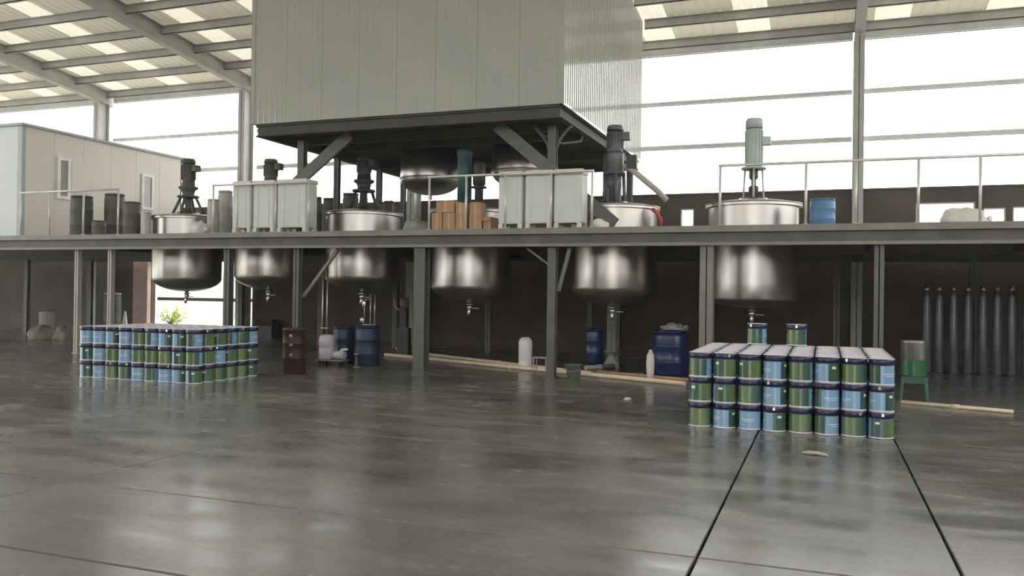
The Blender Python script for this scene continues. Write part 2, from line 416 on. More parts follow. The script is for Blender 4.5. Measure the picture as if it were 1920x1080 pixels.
# ================================================================== MEZZANINE PLATFORM
DZ = 3.015
TX = [gx(351, 18), gx(505, 18), gx(680, 18), gx(882, 18), gx(1150, 18), gx(1411, 18)]
TY = 18.0
TR = [.88, .86, .90, .92, .93, .90]
plat = empty('mezzanine_platform', (-13, 19, 0), 'long grey steel platform on posts with tanks set into its deck', 'platform')
def pb(mb, name, m):
    o = mb.build(name, m, plat); o.location = (13, -19, 0); return o
DX0, DX1, DY0, DY1 = -33., 9., 16.1, 24.35
def hole_plate(x0, x1, y0, y1, cx, cy, r, n=48):
    mb = MB(); top = []; 
    for zz in (DZ-.06, DZ):
        inn = [(cx+r*math.cos(2*PI*k/n), cy+r*math.sin(2*PI*k/n), zz) for k in range(n)]; out = []
        for k in range(n):
            c, s = math.cos(2*PI*k/n), math.sin(2*PI*k/n)
            t = min((x1-cx)/c if c > 1e-6 else ((x0-cx)/c if c < -1e-6 else 1e9), (y1-cy)/s if s > 1e-6 else ((y0-cy)/s if s < -1e-6 else 1e9))
            out.append((cx+c*t, cy+s*t, zz))
        for cxn, cyn in ((x0, y0), (x1, y0), (x1, y1), (x0, y1)):
            k = min(range(n), key=lambda q: (out[q][0]-cxn)**2+(out[q][1]-cyn)**2); out[k] = (cxn, cyn, zz)
        top += inn+out
    f = []
    for k in range(n):
        k2 = (k+1) % n
        f += [(k, n+k, n+k2, k2)[::1], (2*n+k, 2*n+k2, 3*n+k2, 3*n+k), (k, k2, 2*n+k2, 2*n+k), (n+k, 3*n+k, 3*n+k2, n+k2)]
    return mb.add(top, f)
edges = [TX[0]-1.4]+[(TX[i]+TX[i+1])/2 for i in range(5)]+[TX[5]+1.4]
for i in range(6):
    pb(hole_plate(edges[i]+.004, edges[i+1]-.004, DY0, 20.0, TX[i], TY, TR[i]+.03), 'deck_plate', M_DECK)
xx = [DX0]; 
while xx[-1] < edges[0]-3.2: xx.append(xx[-1]+3)
xx.append(edges[0]); rr = [edges[6]]
while rr[-1] < DX1-3.2: rr.append(rr[-1]+3)
rr.append(DX1)
for lst in (xx, rr):
    for i in range(len(lst)-1): pb(MB().box(lst[i]+.004, lst[i+1]-.004, DY0, 20.0, DZ-.06, DZ), 'deck_plate', M_DECK)
x = DX0
while x < DX1-.1:
    pb(MB().box(x+.004, x+3-.004, 20.004, DY1, DZ-.06, DZ), 'deck_plate', M_DECK); x += 3
    if x > DX1-3+.1 and x < DX1-.1: pb(MB().box(x+.004, DX1, 20.004, DY1, DZ-.06, DZ), 'deck_plate', M_DECK); break
# front channel: proud top lip, web, bottom flange
pb(MB().box(DX0, DX1, 15.93, 16.095, DZ-.12, DZ), 'edge_lip', M_BEAM)
pb(MB().box(DX0, DX1, 16.04, 16.08, DZ-.31, DZ-.12), 'front_beam', M_DECK)
pb(MB().box(DX0, DX1, 15.95, 16.09, DZ-.37, DZ-.31), 'bottom_flange', M_BEAM)
pb(MB().ibeam((DX0, 20.05, DZ-.21), (DX1, 20.05, DZ-.21), .14, .28), 'rear_beam', M_DECK)
pb(MB().ibeam((DX0, 22.45, DZ-.21), (DX1, 22.45, DZ-.21), .14, .28), 'rear_beam', M_DECK)
pb(MB().ibeam((DX0, 24.2, DZ-.21), (DX1, 24.2, DZ-.21), .14, .28), 'rear_beam', M_DECK)
COLS = [(145, .12, M_POSTL), (207, .12, M_POSTL), (427, .16, M_POST), (557, .15, M_POST), (790, .26, M_POST), (1035, .17, M_POST), (1325, .25, M_BEAM), (1647, .16, M_POST), (1990, .2, M_POST)]  # two leftmost posts coloured paler for the light falling on them
cx_ = []
for u, w, m in COLS:
    x = gx(u, 16.2, 600); cx_.append(x)
    pb(MB().ibeam((x, 16.2, 0), (x, 16.2, DZ-.37), w, w).box(x-w*.75, x+w*.75, 16.2-w*.75, 16.2+w*.75, 0, .02), 'post', m)
    pb(MB().ibeam((x, 16.12, DZ-.2), (x, 22.4, DZ-.2), .1, .26) if not any(abs(x-t) < 1.0 for t in TX) else MB().ibeam((x, 19.2, DZ-.2), (x, 22.4, DZ-.2), .1, .26), 'joist', M_DECK)
for x in (-30, -27, -24, -17.6, -14.6, -12.0, -9.0, -6.0, -2.9, .3, 3.3, 6.3):
    pb(MB().ibeam((x, 22.3, 0), (x, 22.3, DZ-.35), .15, .15), 'post', M_POST)
for x in (-23.5, -26.5): pb(MB().ibeam((x, 16.2, 0), (x, 16.2, DZ-.37), .15, .15), 'post', M_POST)
# knee braces under the deck
a = PY(586, 545, 16.6); b = PY(616, 490, 16.6); pb(MB().beam((cx_[3]+.1, 16.3, 1.55), (cx_[3]+1.0, 16.3, DZ-.38), .07, .07, (0, 1, 0)), 'brace', M_BEAM)
pb(MB().beam((cx_[5]+.1, 16.3, 1.75), (cx_[5]+.33, 16.3, DZ-.38), .07, .07, (0, 1, 0)), 'brace', M_BEAM)
pb(MB().beam((cx_[5]-.1, 16.3, 2.28), (cx_[5]-.6, 16.3, DZ-.38), .04, .04, (0, 1, 0)), 'brace', M_BEAM)

# ---- railings
def railing(us, label, y=16.02, ends=None, h=1.12):
    x = [gx(u, y, 370) for u in us]
    r = empty('guard_railing', (x[0], y, DZ), label, 'railing')
    for q in x: MB().tube([(q-x[0], 0, 0), (q-x[0], 0, h-.02)], .024, 8).lathe([(.05, 0), (.05, .012)], q-x[0], 0, 10).build('post', M_RAIL, r)
    a = (ends[0]-x[0]) if ends else 0; b = (ends[1] if ends else x[-1])-x[0]
    MB().tube([(a-.03, 0, h), (b+.03, 0, h)], .026, 8).build('top_rail', M_RAIL, r)
railing([40, 93, 157, 222], 'pale railing in front of the white cabin and dark drums')
railing([400, 445, 517, 579], 'pale railing in front of three white bins beside the diagonal-braced post')
railing([805, 874, 948, 1033, 1110], 'pale railing in front of the cardboard boxes and white bins')
railing([1350, 1511, 1605, 1722, 1838, 1975], 'long thin pale railing between the light blue drum and the far windows')

# ================================================================== PANEL ROOM ON STILTS
room = empty('panel_room', ((BX0+BX1)/2, (BY0+BY1)/2, DZ), 'big pale box-shaped panel room raised on steel posts above the platform', 'room')
RO = Vector(((BX0+BX1)/2, (BY0+BY1)/2, DZ))
def rb(mb, name, m):
    o = mb.build(name, m, room); o.location = -RO; return o
def rib_profile(w, pitch, d):
    n = max(1, round(w/pitch)); p = w/n; pr = []
    for k in range(n):
        x = k*p; pr += [(x, 0), (x+p*.12, d), (x+p*.22, d), (x+p*.34, 0)]
    pr.append((w-.006, 0)); return pr
def ribbed_panel(origin, du, dn, w, zf, z0, d=.012, pitch=.157):
    # du along the wall, dn outward; zf(t) is the top height along the wall
    o = Vector(origin); du = Vector(du); dn = Vector(dn); pr = rib_profile(w, pitch, d); mb = MB(); n = len(pr)
    vs = []
    for t, e in pr:
        p = o+du*t+dn*e; vs.append((p.x, p.y, z0)); vs.append((p.x, p.y, zf(p.y)))
    fs = [(2*i, 2*i+2, 2*i+3, 2*i+1) for i in range(n-1)]
    for t in (0, w-.006):
        p = o+du*t-dn*.05; vs.append((p.x, p.y, z0)); vs.append((p.x, p.y, zf(p.y)))
    a, b = 2*n, 2*n+2
    fs += [(a, b, b+1, a+1), (0, 1, a+1, a), (2*n-2, b, b+1, 2*n-1), tuple([2*i for i in range(n)]+[b, a]), tuple([2*i+1 for i in range(n)]+[b+1, a+1])]
    return mb.add(vs, fs)
ztop = lambda y: roof_z(y)-.02
NP = 8; pw = (BX1-BX0)/NP; pd = (BY1-BY0)/NP
for k in range(NP):
    rb(ribbed_panel((BX0+k*pw, BY0, 0), (1, 0, 0), (0, -1, 0), pw, ztop, BZ, .004), 'wall_panel', M_PANEL)
    rb(ribbed_panel((BX0+k*pw, BY1, 0), (1, 0, 0), (0, 1, 0), pw, ztop, BZ, .007), 'wall_panel', M_PANEL)
    rb(ribbed_panel((BX1, BY0+k*pd, 0), (0, 1, 0), (1, 0, 0), pd, ztop, BZ, .014), 'wall_panel', M_PANEL)
    rb(ribbed_panel((BX0, BY0+k*pd, 0), (0, 1, 0), (-1, 0, 0), pd, ztop, BZ, .022), 'wall_panel', M_PANEL)
for xq in (BX0, BX1):
    s_ = 1 if xq == BX1 else -1
    rb(MB().box(min(xq-s_*.07, xq+s_*.03), max(xq-s_*.07, xq+s_*.03), BY0-.016, BY0+.05, BZ, ztop(BY0)), 'corner_trim', M_PANEL)
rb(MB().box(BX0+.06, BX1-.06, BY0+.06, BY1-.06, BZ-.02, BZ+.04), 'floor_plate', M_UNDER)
rb(MB().box(BX1-.002, BX1+.03, BY0-.03, BY1+.03, BZ-.03, BZ+.02), 'bottom_trim', M_PANEL)
for a, b in (((BX0+.1, BY0+.1), (BX1-.1, BY0+.1)), ((BX0+.1, BY1-.1), (BX1-.1, BY1-.1)), ((BX0+.1, BY0+.1), (BX0+.1, BY1-.1)), ((BX1-.1, BY0+.1), (BX1-.1, BY1-.1))):
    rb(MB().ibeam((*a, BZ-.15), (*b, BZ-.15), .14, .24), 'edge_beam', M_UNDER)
for y in (17.6, 18.6, 21.6):
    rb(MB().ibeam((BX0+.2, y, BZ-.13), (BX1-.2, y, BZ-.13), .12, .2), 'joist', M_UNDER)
RP = [(gx(1036, 16.86, 300), 16.86, .17), (gx(567, 16.86, 300), 16.86, .17), (gx(632, 19.4, 350), 19.4, .14), (gx(711, 21.4, 350), 21.4, .14), (gx(756, 22.9, 370), 22.9, .14), (BX1-.25, 23.3, .16), (-8.6, 23.3, .16), (BX1-.25, 20.6, .14)]
for x, y, w in RP:
    z0 = DZ
    rb(MB().ibeam((x, y, z0), (x, y, BZ-.27), w, w).box(x-w*.7, x+w*.7, y-w*.7, y+w*.7, z0, z0+.015), 'post', M_POST)
x, y = RP[0][0], 16.86
for s in (-1, 1):
    pts = [(x+s*(.07+.34*(t/6)**2), y, BZ-.85+.58*t/6) for t in range(7)]
    rb(MB().tube(pts, .035, 8), 'haunch', M_POST)
# big diagonals behind the front posts
for a, b in (((938, 240), (1122, 395)), ((655, 254), (535, 362))):
    p0, p1 = PY(*a, 16.75), PY(*b, 16.75)
    p0, p1 = p0+(p1-p0)*((BZ-.2-p0.z)/(p1.z-p0.z)), p0+(p1-p0)*((DZ+.12-p0.z)/(p1.z-p0.z))
    rb(MB().beam(p0, p1, .27, .08, (0, 1, 0)), 'diagonal_brace', M_POST)
rb(MB().tube([(BX1-1.0, 17.2, BZ-.1), (BX1-.85, 17.3, BZ-.35), (BX1-.5, 17.6, BZ-.5), (BX1-.2, 18.0, BZ-.4), (BX1-.15, 18.2, BZ-.1)], .025, 6), 'cable', M_BEAM)

# ---- dished tanks hanging below the room
def hanging_tank(cx, cy, r, zb, label):
    t = empty('hanging_tank', (cx, cy, zb), label, 'tank')
    top = BZ-.03-zb; hd = r*.52
    pr = [(r*math.sin(PI/2*k/10), hd*(1-math.cos(PI/2*k/10))) for k in range(11)]+[(r, top)]
    MB().lathe(pr, n=40).build('shell', M_STEEL, t)
    MB().lathe([(r+.004, hd-.02), (r+.02, hd-.02), (r+.02, hd+.02), (r+.004, hd+.02)], n=40).build('weld_band', M_STEELD, t)
    MB().lathe([(.05, -.12), (.05, .01)], n=12).build('outlet', M_VALVE, t)
hanging_tank(gx(801, 20, 330), 20.2, .80, 4.28, 'shiny round-bottomed steel tank hanging under the room beside the teal gearbox')
hanging_tank(gx(975, 20, 330), 20.2, .80, 4.38, 'shiny round-bottomed steel tank hanging under the room behind the white bins')

# ================================================================== MIXING KETTLES
TB = [1.62, 1.70, 1.68, 1.47, 1.46, 1.46]
KW = ['beside the bright doorway', 'between the doorway and the braced post', 'above the dull blue drums', 'with a teal gearbox column', 'with a slanting pipe', 'with a glare-paled motor on thin legs']
def kettle(i):
    cx, r, zb = TX[i], TR[i], TB[i]
    k = empty('mixing_kettle', (cx, TY, DZ), 'stainless steel mixing kettle sunk in the deck, '+KW[i], 'kettle')
    rim = 3.57-DZ; zb -= DZ; hd = r*.42 if i != 5 else r*.22
    pr = [(r*math.sin(PI/2*q/10), zb+hd*(1-math.cos(PI/2*q/10))) for q in range(11)]+[(r, zb+hd+.3), (r, rim-.05)]
    MB().lathe(pr, n=48, cap1=False).build('shell', M_STEEL, k)
    MB().lathe([(r+.001, rim-.045), (r+.07, rim-.045), (r+.07, rim)], n=48, smooth=False, cap0=False, cap1=False).build('rim_flange', M_STEEL, k)
    MB().lathe([(r+.07, rim+.003), (r+.07, rim+.03), (r*.9, rim+.06), (.3, rim+.13), (.28, rim+.16), (0.0001, rim+.16)], n=48, cap0=True).build('lid', M_STEELD, k)
    MB().lathe([(r+.002, -.0), (r+.09, 0), (r+.09, .03), (r+.002, .03)], n=48).build('support_ring', M_BEAM, k)
    v = MB().lathe([(.09, zb-.06), (.09, zb-.035), (.045, zb-.035), (.045, zb+.02)], n=14).lathe([(.04, zb-.16), (.06, zb-.15), (.065, zb-.11), (.045, zb-.06)], n=14).tube([(0, 0, zb-.13), (0, -.02, zb-.2), (0, -.05, zb-.31)], .038, 10).build('outlet_valve', M_VALVE, k)
    MB().tube([(.06, -.02, zb-.13), (.24, -.05, zb-.14)], .012, 8).build('handle', M_VALVE, v)
    return k, rim+.16
def legs(k, z0, z1, r0, r1, n, m, w=.022, ph=.6):
    for q in range(n):
        a = ph+2*PI*q/n
        MB().tube([(r0*math.cos(a), r0*math.sin(a), z0), (r1*math.cos(a), r1*math.sin(a), z1)], w, 8).build('leg', m, k)
def motor(k, z0, z1, r, m, box=1, cowl=.2, fins=16):
    h = z1-z0; mb = MB().lathe([(r*.92, z0), (r, z0+.03), (r, z1-h*cowl-.02)], n=24)
    for q in range(fins):
        a = 2*PI*q/fins; c, s = math.cos(a), math.sin(a)
        mb.beam((r*1.03*c, r*1.03*s, z0+.08), (r*1.03*c, r*1.03*s, z1-h*cowl-.04), .012, .03, (c, s, 0))
    o = mb.build('motor', m, k)
    MB().lathe([(r*1.06, z1-h*cowl), (r*1.06, z1-.05), (r*.9, z1), (.001, z1+.005)], n=24).build('fan_cowl', m, o)
    if box: MB().box(r*.95, r+.17, -.09, .09, z0+h*.45, z0+h*.45+.17, .012).build('terminal_box', m, o)
for i in range(6):
    k, zt = kettle(i)
    if i == 5:
        s = 5.38-DZ
        legs(k, zt-.03, 4.33-DZ, .24, .2, 3, M_RAIL, .02)
        MB().lathe([(.25, 4.33-DZ), (.25, 4.37-DZ)], n=24).build('flange', M_MOTORG, k)
        motor(k, 4.37-DZ, s, .165, M_MOTORG)
        MB().lathe([(.035, zt-.02), (.035, zt+.12), (.10, zt+.14), (.10, zt+.24), (.05, zt+.27), (.05, zt+.38), (.09, zt+.42), (.09, 4.33-DZ)], n=16).build('shaft_coupling', M_MOTORD, k)
    elif i == 4:
        legs(k, zt-.03, 4.35-DZ, .23, .2, 4, M_MOTOR, .04, .4)
        MB().lathe([(.12, zt-.02), (.12, zt+.3), (.16, zt+.34), (.16, 4.33-DZ)], n=18).build('bearing_housing', M_MOTOR, k)
        MB().lathe([(.24, 4.33-DZ), (.24, 4.38-DZ), (.2, 4.4-DZ), (.2, 4.75-DZ), (.21, 4.8-DZ)], n=24).build('gearbox', M_MOTOR, k)
        motor(k, 4.81-DZ, 5.4-DZ, .17, M_MOTOR)
        q = MB().tube([(.22, -.1, 4.5-DZ), (.42, -.12, 4.4-DZ), (.95, -.15, 3.95-DZ), (1.18, -.16, 3.72-DZ)], .065, 10).build('slanting_pipe', M_POSTL, k)
        MB().box(.30, .52, -.2, -.02, 4.42-DZ, 4.72-DZ, .015).build('switch_box', M_MOTORD, k)
        MB().tube([(r_q[0], r_q[1], r_q[2]) for r_q in ((.95, -.5, 3.5-DZ), (1.05, -.55, 3.42-DZ), (1.12, -.5, 3.25-DZ), (1.1, -.45, 3.06-DZ))], .045, 8).build('red_hose', M_REDH, k)
    elif i == 3:
        MB().lathe([(.24, zt-.03), (.24, zt+.0), (.17, zt+.03), (.17, 4.9-DZ), (.19, 4.92-DZ), (.19, 5.02-DZ), (.1, 5.06-DZ)], -.18, 0, n=24).build('gearbox_column', M_TEAL, k)
        MB().lathe([(.10, zt-.03), (.10, zt+.45), (.15, zt+.48), (.15, zt+.95), (.12, zt+1.0), (.001, zt+1.0)], .19, .0, n=20).build('motor', M_MOTORD, k)
        MB().lathe([(.18, zt+.4), (.18, zt+.44)], .19, 0, n=20).build('flange', M_MOTORD, k)
    else:
        top = {0: 5.17, 1: 5.05, 2: 4.98}[i]-DZ
        m = M_MOTORD if i == 2 else M_GREYDR
        legs(k, zt-.03, zt+.42, .34 if i else .42, .2, 4, m, .04, .3)
        MB().lathe([(.28, zt+.40), (.28, zt+.45), (.15, zt+.47), (.18, zt+.6), (.25, zt+.64), (.25, zt+.69), (.17, zt+.71), (.17, zt+.8)], n=20).build('gearbox', m, k)
        MB().lathe([(.09, zt-.02), (.09, zt+.4)], n=12).build('shaft', m, k)
        motor(k, zt+.8, top, .165, m)

# ================================================================== CABIN ON THE DECK
CX = -20.38
cabin = empty('site_cabin', (CX, 16.6, DZ), 'pale sandwich-panel cabin with white-framed windows standing on the platform end', 'cabin')
def cb(mb, n, m, par=None):
    o = mb.build(n, m, par or cabin); return o
ch = 6.05-DZ
for k in range(6):
    cb(MB().box(-.06, 0, .02+k*1.0, 1.0+k*1.0+.012, 0, ch), 'side_panel', M_CABIN)
for k in range(6):
    cb(MB().box(-.13-(k+1)*1.1, -.13-k*1.1-.008, .0, .06, 0, ch), 'front_panel', M_CABINF)
cb(MB().box(-6.8, 0, 5.97, 6.03, 0, ch), 'back_wall', M_CABIN)
cb(MB().box(-6.8, -6.74, .06, 5.97, 0, ch), 'end_wall', M_CABIN)
cb(MB().box(-.13, .02, -.02, .10, 0, ch), 'corner_trim', M_CABTRIM)
cb(MB().box(-6.9, .08, -.08, 6.12, ch, ch+.07), 'roof', M_CABTRIM)
def PXc(u, v):
    d = ray(u, v); t = CX/d.x; return Vector((0, 0, CAM_H))+d*t
for (u0, v0, u1, v1, open_) in ((107, 293, 130, 372, True), (265, 325, 286, 392, False)):
    a, b = PXc(u0, v0), PXc(u1, v1); y0, y1 = a.y-16.6, b.y-16.6; z1, z0 = a.z-DZ, b.z-DZ-.05
    w = cb(MB().box(.0, .05, y0, y0+.09, z0, z1).box(.0, .05, y1-.09, y1, z0, z1).box(0, .05, y0+.09, y1-.09, z0, z0+.09).box(0, .05, y0+.09, y1-.09, z1-.09, z1), 'window_frame', M_WHITEF)
    cb(MB().box(.003, .02, y0+.09, y1-.09, z0+.09, z1-.09), 'pane', M_GLASSD, w)
    if open_:
        cb(MB().box(.003, .03, y1+.05, y1+.75, z0+.25, z1-.1), 'shutter', M_CABIN, w)

# ================================================================== THINGS ON THE DECK
def drum(cx, cy, z, r, h, m, label, cat='drum', group=None, closed=True, name='plastic_drum', mt=None, n=28):
    t = empty(name, (cx, cy, z), label, cat, group)
    pr = [(r*.9, 0), (r*.97, .02), (r, h*.06)]
    for q in (.3, .66):
        pr += [(r, h*q-.03), (r*1.03, h*q-.015), (r*1.03, h*q+.015), (r, h*q+.03)]
    pr += [(r, h*.88), (r*.96, h*.93), (r*.9, h*.955)]
    MB().lathe(pr, n=n).build('body', m, t)
    MB().lathe([(r*.9, h*.957), (r*.98, h*.957), (r*.98, h), (r*.93, h)] + ([(r*.9, h*.975), (.001, h*.975)] if closed else [(r*.93, h*.96)]), n=n).build('lid' if closed else 'rim', mt or m, t)
    if closed:
        for s in (-1, 1): MB().lathe([(.035, h*.976), (.035, h*1.01), (.001, h*1.01)], s*r*.55, 0, 12).build('bung', mt or m, t)
    return t
def dpix(u0, u1, vtop, Y, m, label, z=DZ, **k):
    xa, xb = gx(u0, Y, 420), gx(u1, Y, 420); zt = PY((u0+u1)/2, vtop, Y).z
    # apparent width of a round thing seen obliquely
    uc = (u0+u1)/2; d = ray(uc, 420); f = math.hypot(d.x, d.y)/d.y
    return drum((xa+xb)/2, Y, z, (xb-xa)/2/f, zt-z, m, label, **k)
dpix(131, 175, 368, 17.0, M_GREYDR, 'dark grey-green drum standing closest to the cabin corner', mt=M_BROWNDR)
dpix(195, 234, 364, 17.6, M_BROWNDR, 'tall grey-brown drum behind the last post of the cabin railing')
dpix(231, 264, 379, 17.0, M_BROWNDR, 'short grey-brown drum beside the first kettle on the deck')
dpix(172, 200, 414, 16.9, M_BROWNDR, 'low grey pail between the two dark drums on the deck', name='low_pail', cat='pail')
dpix(268, 284, 398, 16.8, M_PALEDR, 'small pale drum beside the rim of the doorway kettle')
dpix(388, 412, 374, 17.0, M_PALEDR, 'pale grey drum beside the white bins, its lid lower')
dpix(408, 436, 358, 17.6, M_PALEDR, 'taller pale grey drum behind the white bins')
dpix(583, 603, 370, 17.4, M_GREYDR, 'dark drum right beside the end post of the bin railing')
dpix(642, 672, 363, 20.6, M_GREYDR, 'dark rounded drum behind the kettle over the blue drums')
dpix(605, 628, 372, 20.6, M_GREYDR, 'dark drum far back between two room posts')
dpix(703, 718, 378, 20.8, M_GREYDR, 'small dark drum behind the kettle, closer to the carton stack', n=20)
dpix(719, 738, 377, 21.2, M_BROWNDR, 'small brown drum behind the kettle, closer to the carton stack', n=20)
dpix(1518, 1566, 374, 16.9, M_BLUEB, 'light blue plastic drum standing on the deck beside a pale kettle')

def bin_(u0, u1, Y, label, grp, ztop=4.22, depth=.48):
    x0, x1 = gx(u0, Y, 400), gx(u1, Y, 400); w = (x1-x0)/2
    t = empty('storage_bin', ((x0+x1)/2, Y+depth/2, DZ), label, 'bin', grp); h = ztop-DZ; d = depth/2
    vs = []
    MB().box(-w*.96, w*.96, -d*.96, d*.96, .12, h-.1, .02).build('body', M_BIN, t)
    for s in (-1, 1): MB().box(s*w*.5-.012, s*w*.5+.012, -d*.96-.012, -d*.95, .16, h-.14).build('rib', M_BIN, t)
    MB().box(-w, w, -d, d, h-.1, h-.02, .012).box(-w*.97, w*.97, -d*.97, d*.97, h-.02, h).build('lid', M_BIN, t)
    fw = min(.09, w*.34)
    for sx in (-1, 1):
        for sy in (-1, 1): 
            a = sx*(w*.95-fw/2); b = sy*(d*.95-.05)
            MB().box(a-fw/2, a+fw/2, b-.05, b+.05, 0, .12).build('foot', M_BIN, t)
gA, gB = 'white bins beside the cardboard boxes', 'white bins by the braced post'
bin_(933, 979, 16.2, 'tall white lidded bin on feet, the one closest to the cardboard boxes', gA)
bin_(983, 1034, 16.2, 'tall white lidded bin on feet, middle one of the three beside the boxes', gA)
bin_(1037, 1091, 16.2, 'tall white lidded bin on feet, the one farthest from the cardboard boxes', gA)
bin_(434, 469, 16.2, 'tall greyish white bin on feet, the one closest to the pale drums', gB, 4.24)
bin_(473, 513, 16.2, 'tall greyish white bin on feet, middle one of the three by the braced post', gB, 4.24)
bin_(518, 574, 16.2, 'wide greyish white bin on feet, right against the braced post', gB, 4.24)

def carton(u0, u1, v1, v0, Y, label, depth=.4, opened=False, z=None, name='carton'):
    x0, x1 = gx(u0, Y, 410), gx(u1, Y, 410); w = (x1-x0)/2-.004
    zb = DZ if z is None else z; h = PY((u0+u1)/2, v1, Y).z-zb
    t = empty(name, ((x0+x1)/2, Y+depth/2, zb), label, 'box', 'cardboard boxes on the deck'); d = depth/2
    if not opened: MB().box(-w, w, -d, d, 0, h, .006).build('body', M_CARD, t)
    else:
        MB().box(-w, w, -d, -d+.012, 0, h).box(-w, w, d-.012, d, 0, h).box(-w, -w+.012, -d, d, 0, h).box(w-.012, w, -d, d, 0, h).box(-w, w, -d, d, 0, .012).build('body', M_CARD, t)
        MB().beam((0, -d, h), (0, -d-.12, h-.08), 2*w-.02, .008).build('flap', M_CARD, t)
    if not opened: MB().box(-.025, .025, -d-.003, -d+.002, h*.0+.02, h-.01).box(-.025, .025, -d, d, h, h+.003).build('tape', M_TAPE, t)
    return zb+h
c1 = carton(809, 829, 399, 430, 16.25, 'brown carton at the foot of the stack, against a railing post')
c2 = carton(830, 853, 399, 430, 16.25, 'brown carton at the foot of the stack, under the big upper carton')
c3 = carton(854, 874, 402, 430, 16.25, 'brown carton at the foot of the stack, behind the second railing post')
carton(817, 852, 376, 400, 16.27, 'big brown carton on top of the stack, clear of the teal gearbox', z=c1+.003)
carton(854, 872, 380, 402, 16.27, 'dark brown small carton on top of the stack, under the teal gearbox', z=c3+.003, depth=.3)
c4 = carton(879, 904, 404, 430, 16.25, 'brown carton beside the open one, below a smaller carton')
carton(880, 901, 379, 403, 16.27, 'smaller brown carton standing on another beside the open box', z=c4+.003, depth=.3)
carton(905, 922, 407, 430, 16.25, 'small open brown carton with its flap hanging, beside the bins', opened=True)
def sack(name, c, rx, ry, rz, m, label, seed, cat='sack'):
    t = MB().blob((0, 0, 0), rx, ry, rz, seed, .09, 28).build(name, m, None, c); tag(t, label, cat); 
    MB().tube([(rx*.8, 0, rz*.3), (rx*1.0, -.02, rz*.5), (rx*1.1, -.05, rz*.55)], [.05, .035, .06], 8).build('tied_end', m, t)
def spix(u, v0, v1, Y, du, m, label, seed, z=DZ):
    x = gx(u, Y, v0); w = gx(u+du, Y, v0)-x; h = PY(u, v1, Y).z-z
    sack('sack', (x, Y, z), w, .24, max(.1, h/1.35), m, label, seed)
spix(780, 430, 412, 16.9, 22, M_SACKG, 'grey-green slumped sack on the deck beside a railing post', 1)
spix(1122, 424, 411, 16.36, 15, M_SACK, 'white slack sack lying beside the end white bin', 2)
spix(1808, 412, 391, 16.9, 44, M_SACK, 'big pale bulging sack below the far bright window', 3)
spix(374, 430, 416, 16.4, 12, M_SACK, 'pale slumped sack between the doorway kettle and pale drums', 4)

# ================================================================== THINGS ON THE FLOOR UNDER THE PLATFORM
def floor_drum(u0, u1, vt, vb, m, label, **k):
    p = PZ((u0+u1)/2, vb); Y = p.y
    r = None; xa, xb = gx(u0, Y, vb), gx(u1, Y, vb); d = ray((u0+u1)/2, vb); f = math.hypot(d.x, d.y)/d.y
    r = (xb-xa)/2/f; Y2 = Y+r
    h = PY((u0+u1)/2, vt, Y2).z
    return drum(gx((u0+u1)/2, Y2, vb), Y2, 0, r, h, m, label, **k), r, h
t, r, h = floor_drum(1222, 1290, 620, 706, M_BLUE, 'big deep blue drum with a crumpled bag on its lid, beside the pail stack')
bp = Vector(t.location)
s = MB().blob((0, 0, 0), .26, .24, .1, 9, .2, 24).build('plastic_bag', mat('bag_grey', (.30, .29, .28), .4, var=.2, bump=.6), None, (bp.x+.08, bp.y, h*1.012)); tag(s, 'crumpled grey plastic bag lying on the big blue drum', 'bag')
MB().tube([(.2, 0, .06), (.28, .02, .1)], [.05, .02], 8).build('knot', MATS['bag_grey'], s)
wx = PZ(1221, 712)
j = empty('white_canister', (wx.x-.02, wx.y, 0), 'slim white plastic canister standing against the big blue drum', 'canister')
MB().lathe([(.05, 0), (.075, .04), (.085, .3), (.08, .48), (.04, .56)], n=18).build('body', M_WHITE, j)
MB().lathe([(.035, .561), (.035, .6), (.001, .6)], n=14).build('cap', M_WHITE, j)
floor_drum(1097, 1131, 616, 682, M_BLUE, 'dark blue drum standing alone in the shade behind the green bucket')
floor_drum(624, 664, 612, 682, M_NAVY, 'dull blue drum beside the lilac jerry can')
tb, rb_, hb = floor_drum(666, 712, 611, 687, M_NAVY, 'dull blue drum with steel pipes and fittings standing out of it')
def floor_p(u, v): return PZ(u, v)
# pipe stand rising out of the second blue drum
q = Vector(tb.location)
ps = empty('pipe_manifold', (q.x, q.y, hb*1.02), 'cluster of thin steel pipes and valves rising from the blue drum', 'pipes')
hh = PY(690, 552, q.y).z-hb
for dx in (.0, .11): MB().tube([(dx+.06, 0, 0), (dx+.06, 0, hh)], .018, 8).build('pipe', M_PIPES, ps)
MB().tube([(-.1, 0, 0), (-.1, 0, hh-.02)], .014, 8).build('pipe', M_PIPES, ps)
MB().lathe([(.03, hh*.55), (.05, hh*.6), (.05, hh*.75), (.03, hh*.8)], -.1, 0, 12).build('valve', M_VALVE, ps)
MB().lathe([(.03, .05), (.06, .07), (.06, .16), (.03, .18)], -.14, 0, 12).build('valve', M_VALVE, ps)
MB().tube([(-.1, 0, hh*.8), (.06, 0, hh*.82)], .01, 6).build('crosspiece', M_PIPES, ps)
MB().lathe([(.18, -.001), (.18, .02), (.001, .02)], .06, 0, 18).build('base_flange', M_VALVE, ps)
# pair of pipes coming down to the lilac can
q = PZ(608, 684)
p2 = empty('standing_pipes', (gx(609, q.y+.5, 600), q.y+.5, 0), 'pair of thin steel pipes standing from floor to deck behind the lilac can', 'pipes')
for dx in (-.06, .06): MB().tube([(dx, 0, 0), (dx, 0, DZ-.45)], .02, 8).build('pipe', M_PIPES, p2)
MB().box(-.1, .1, -.03, .03, .80, .83).build('clamp', M_PIPES, p2)
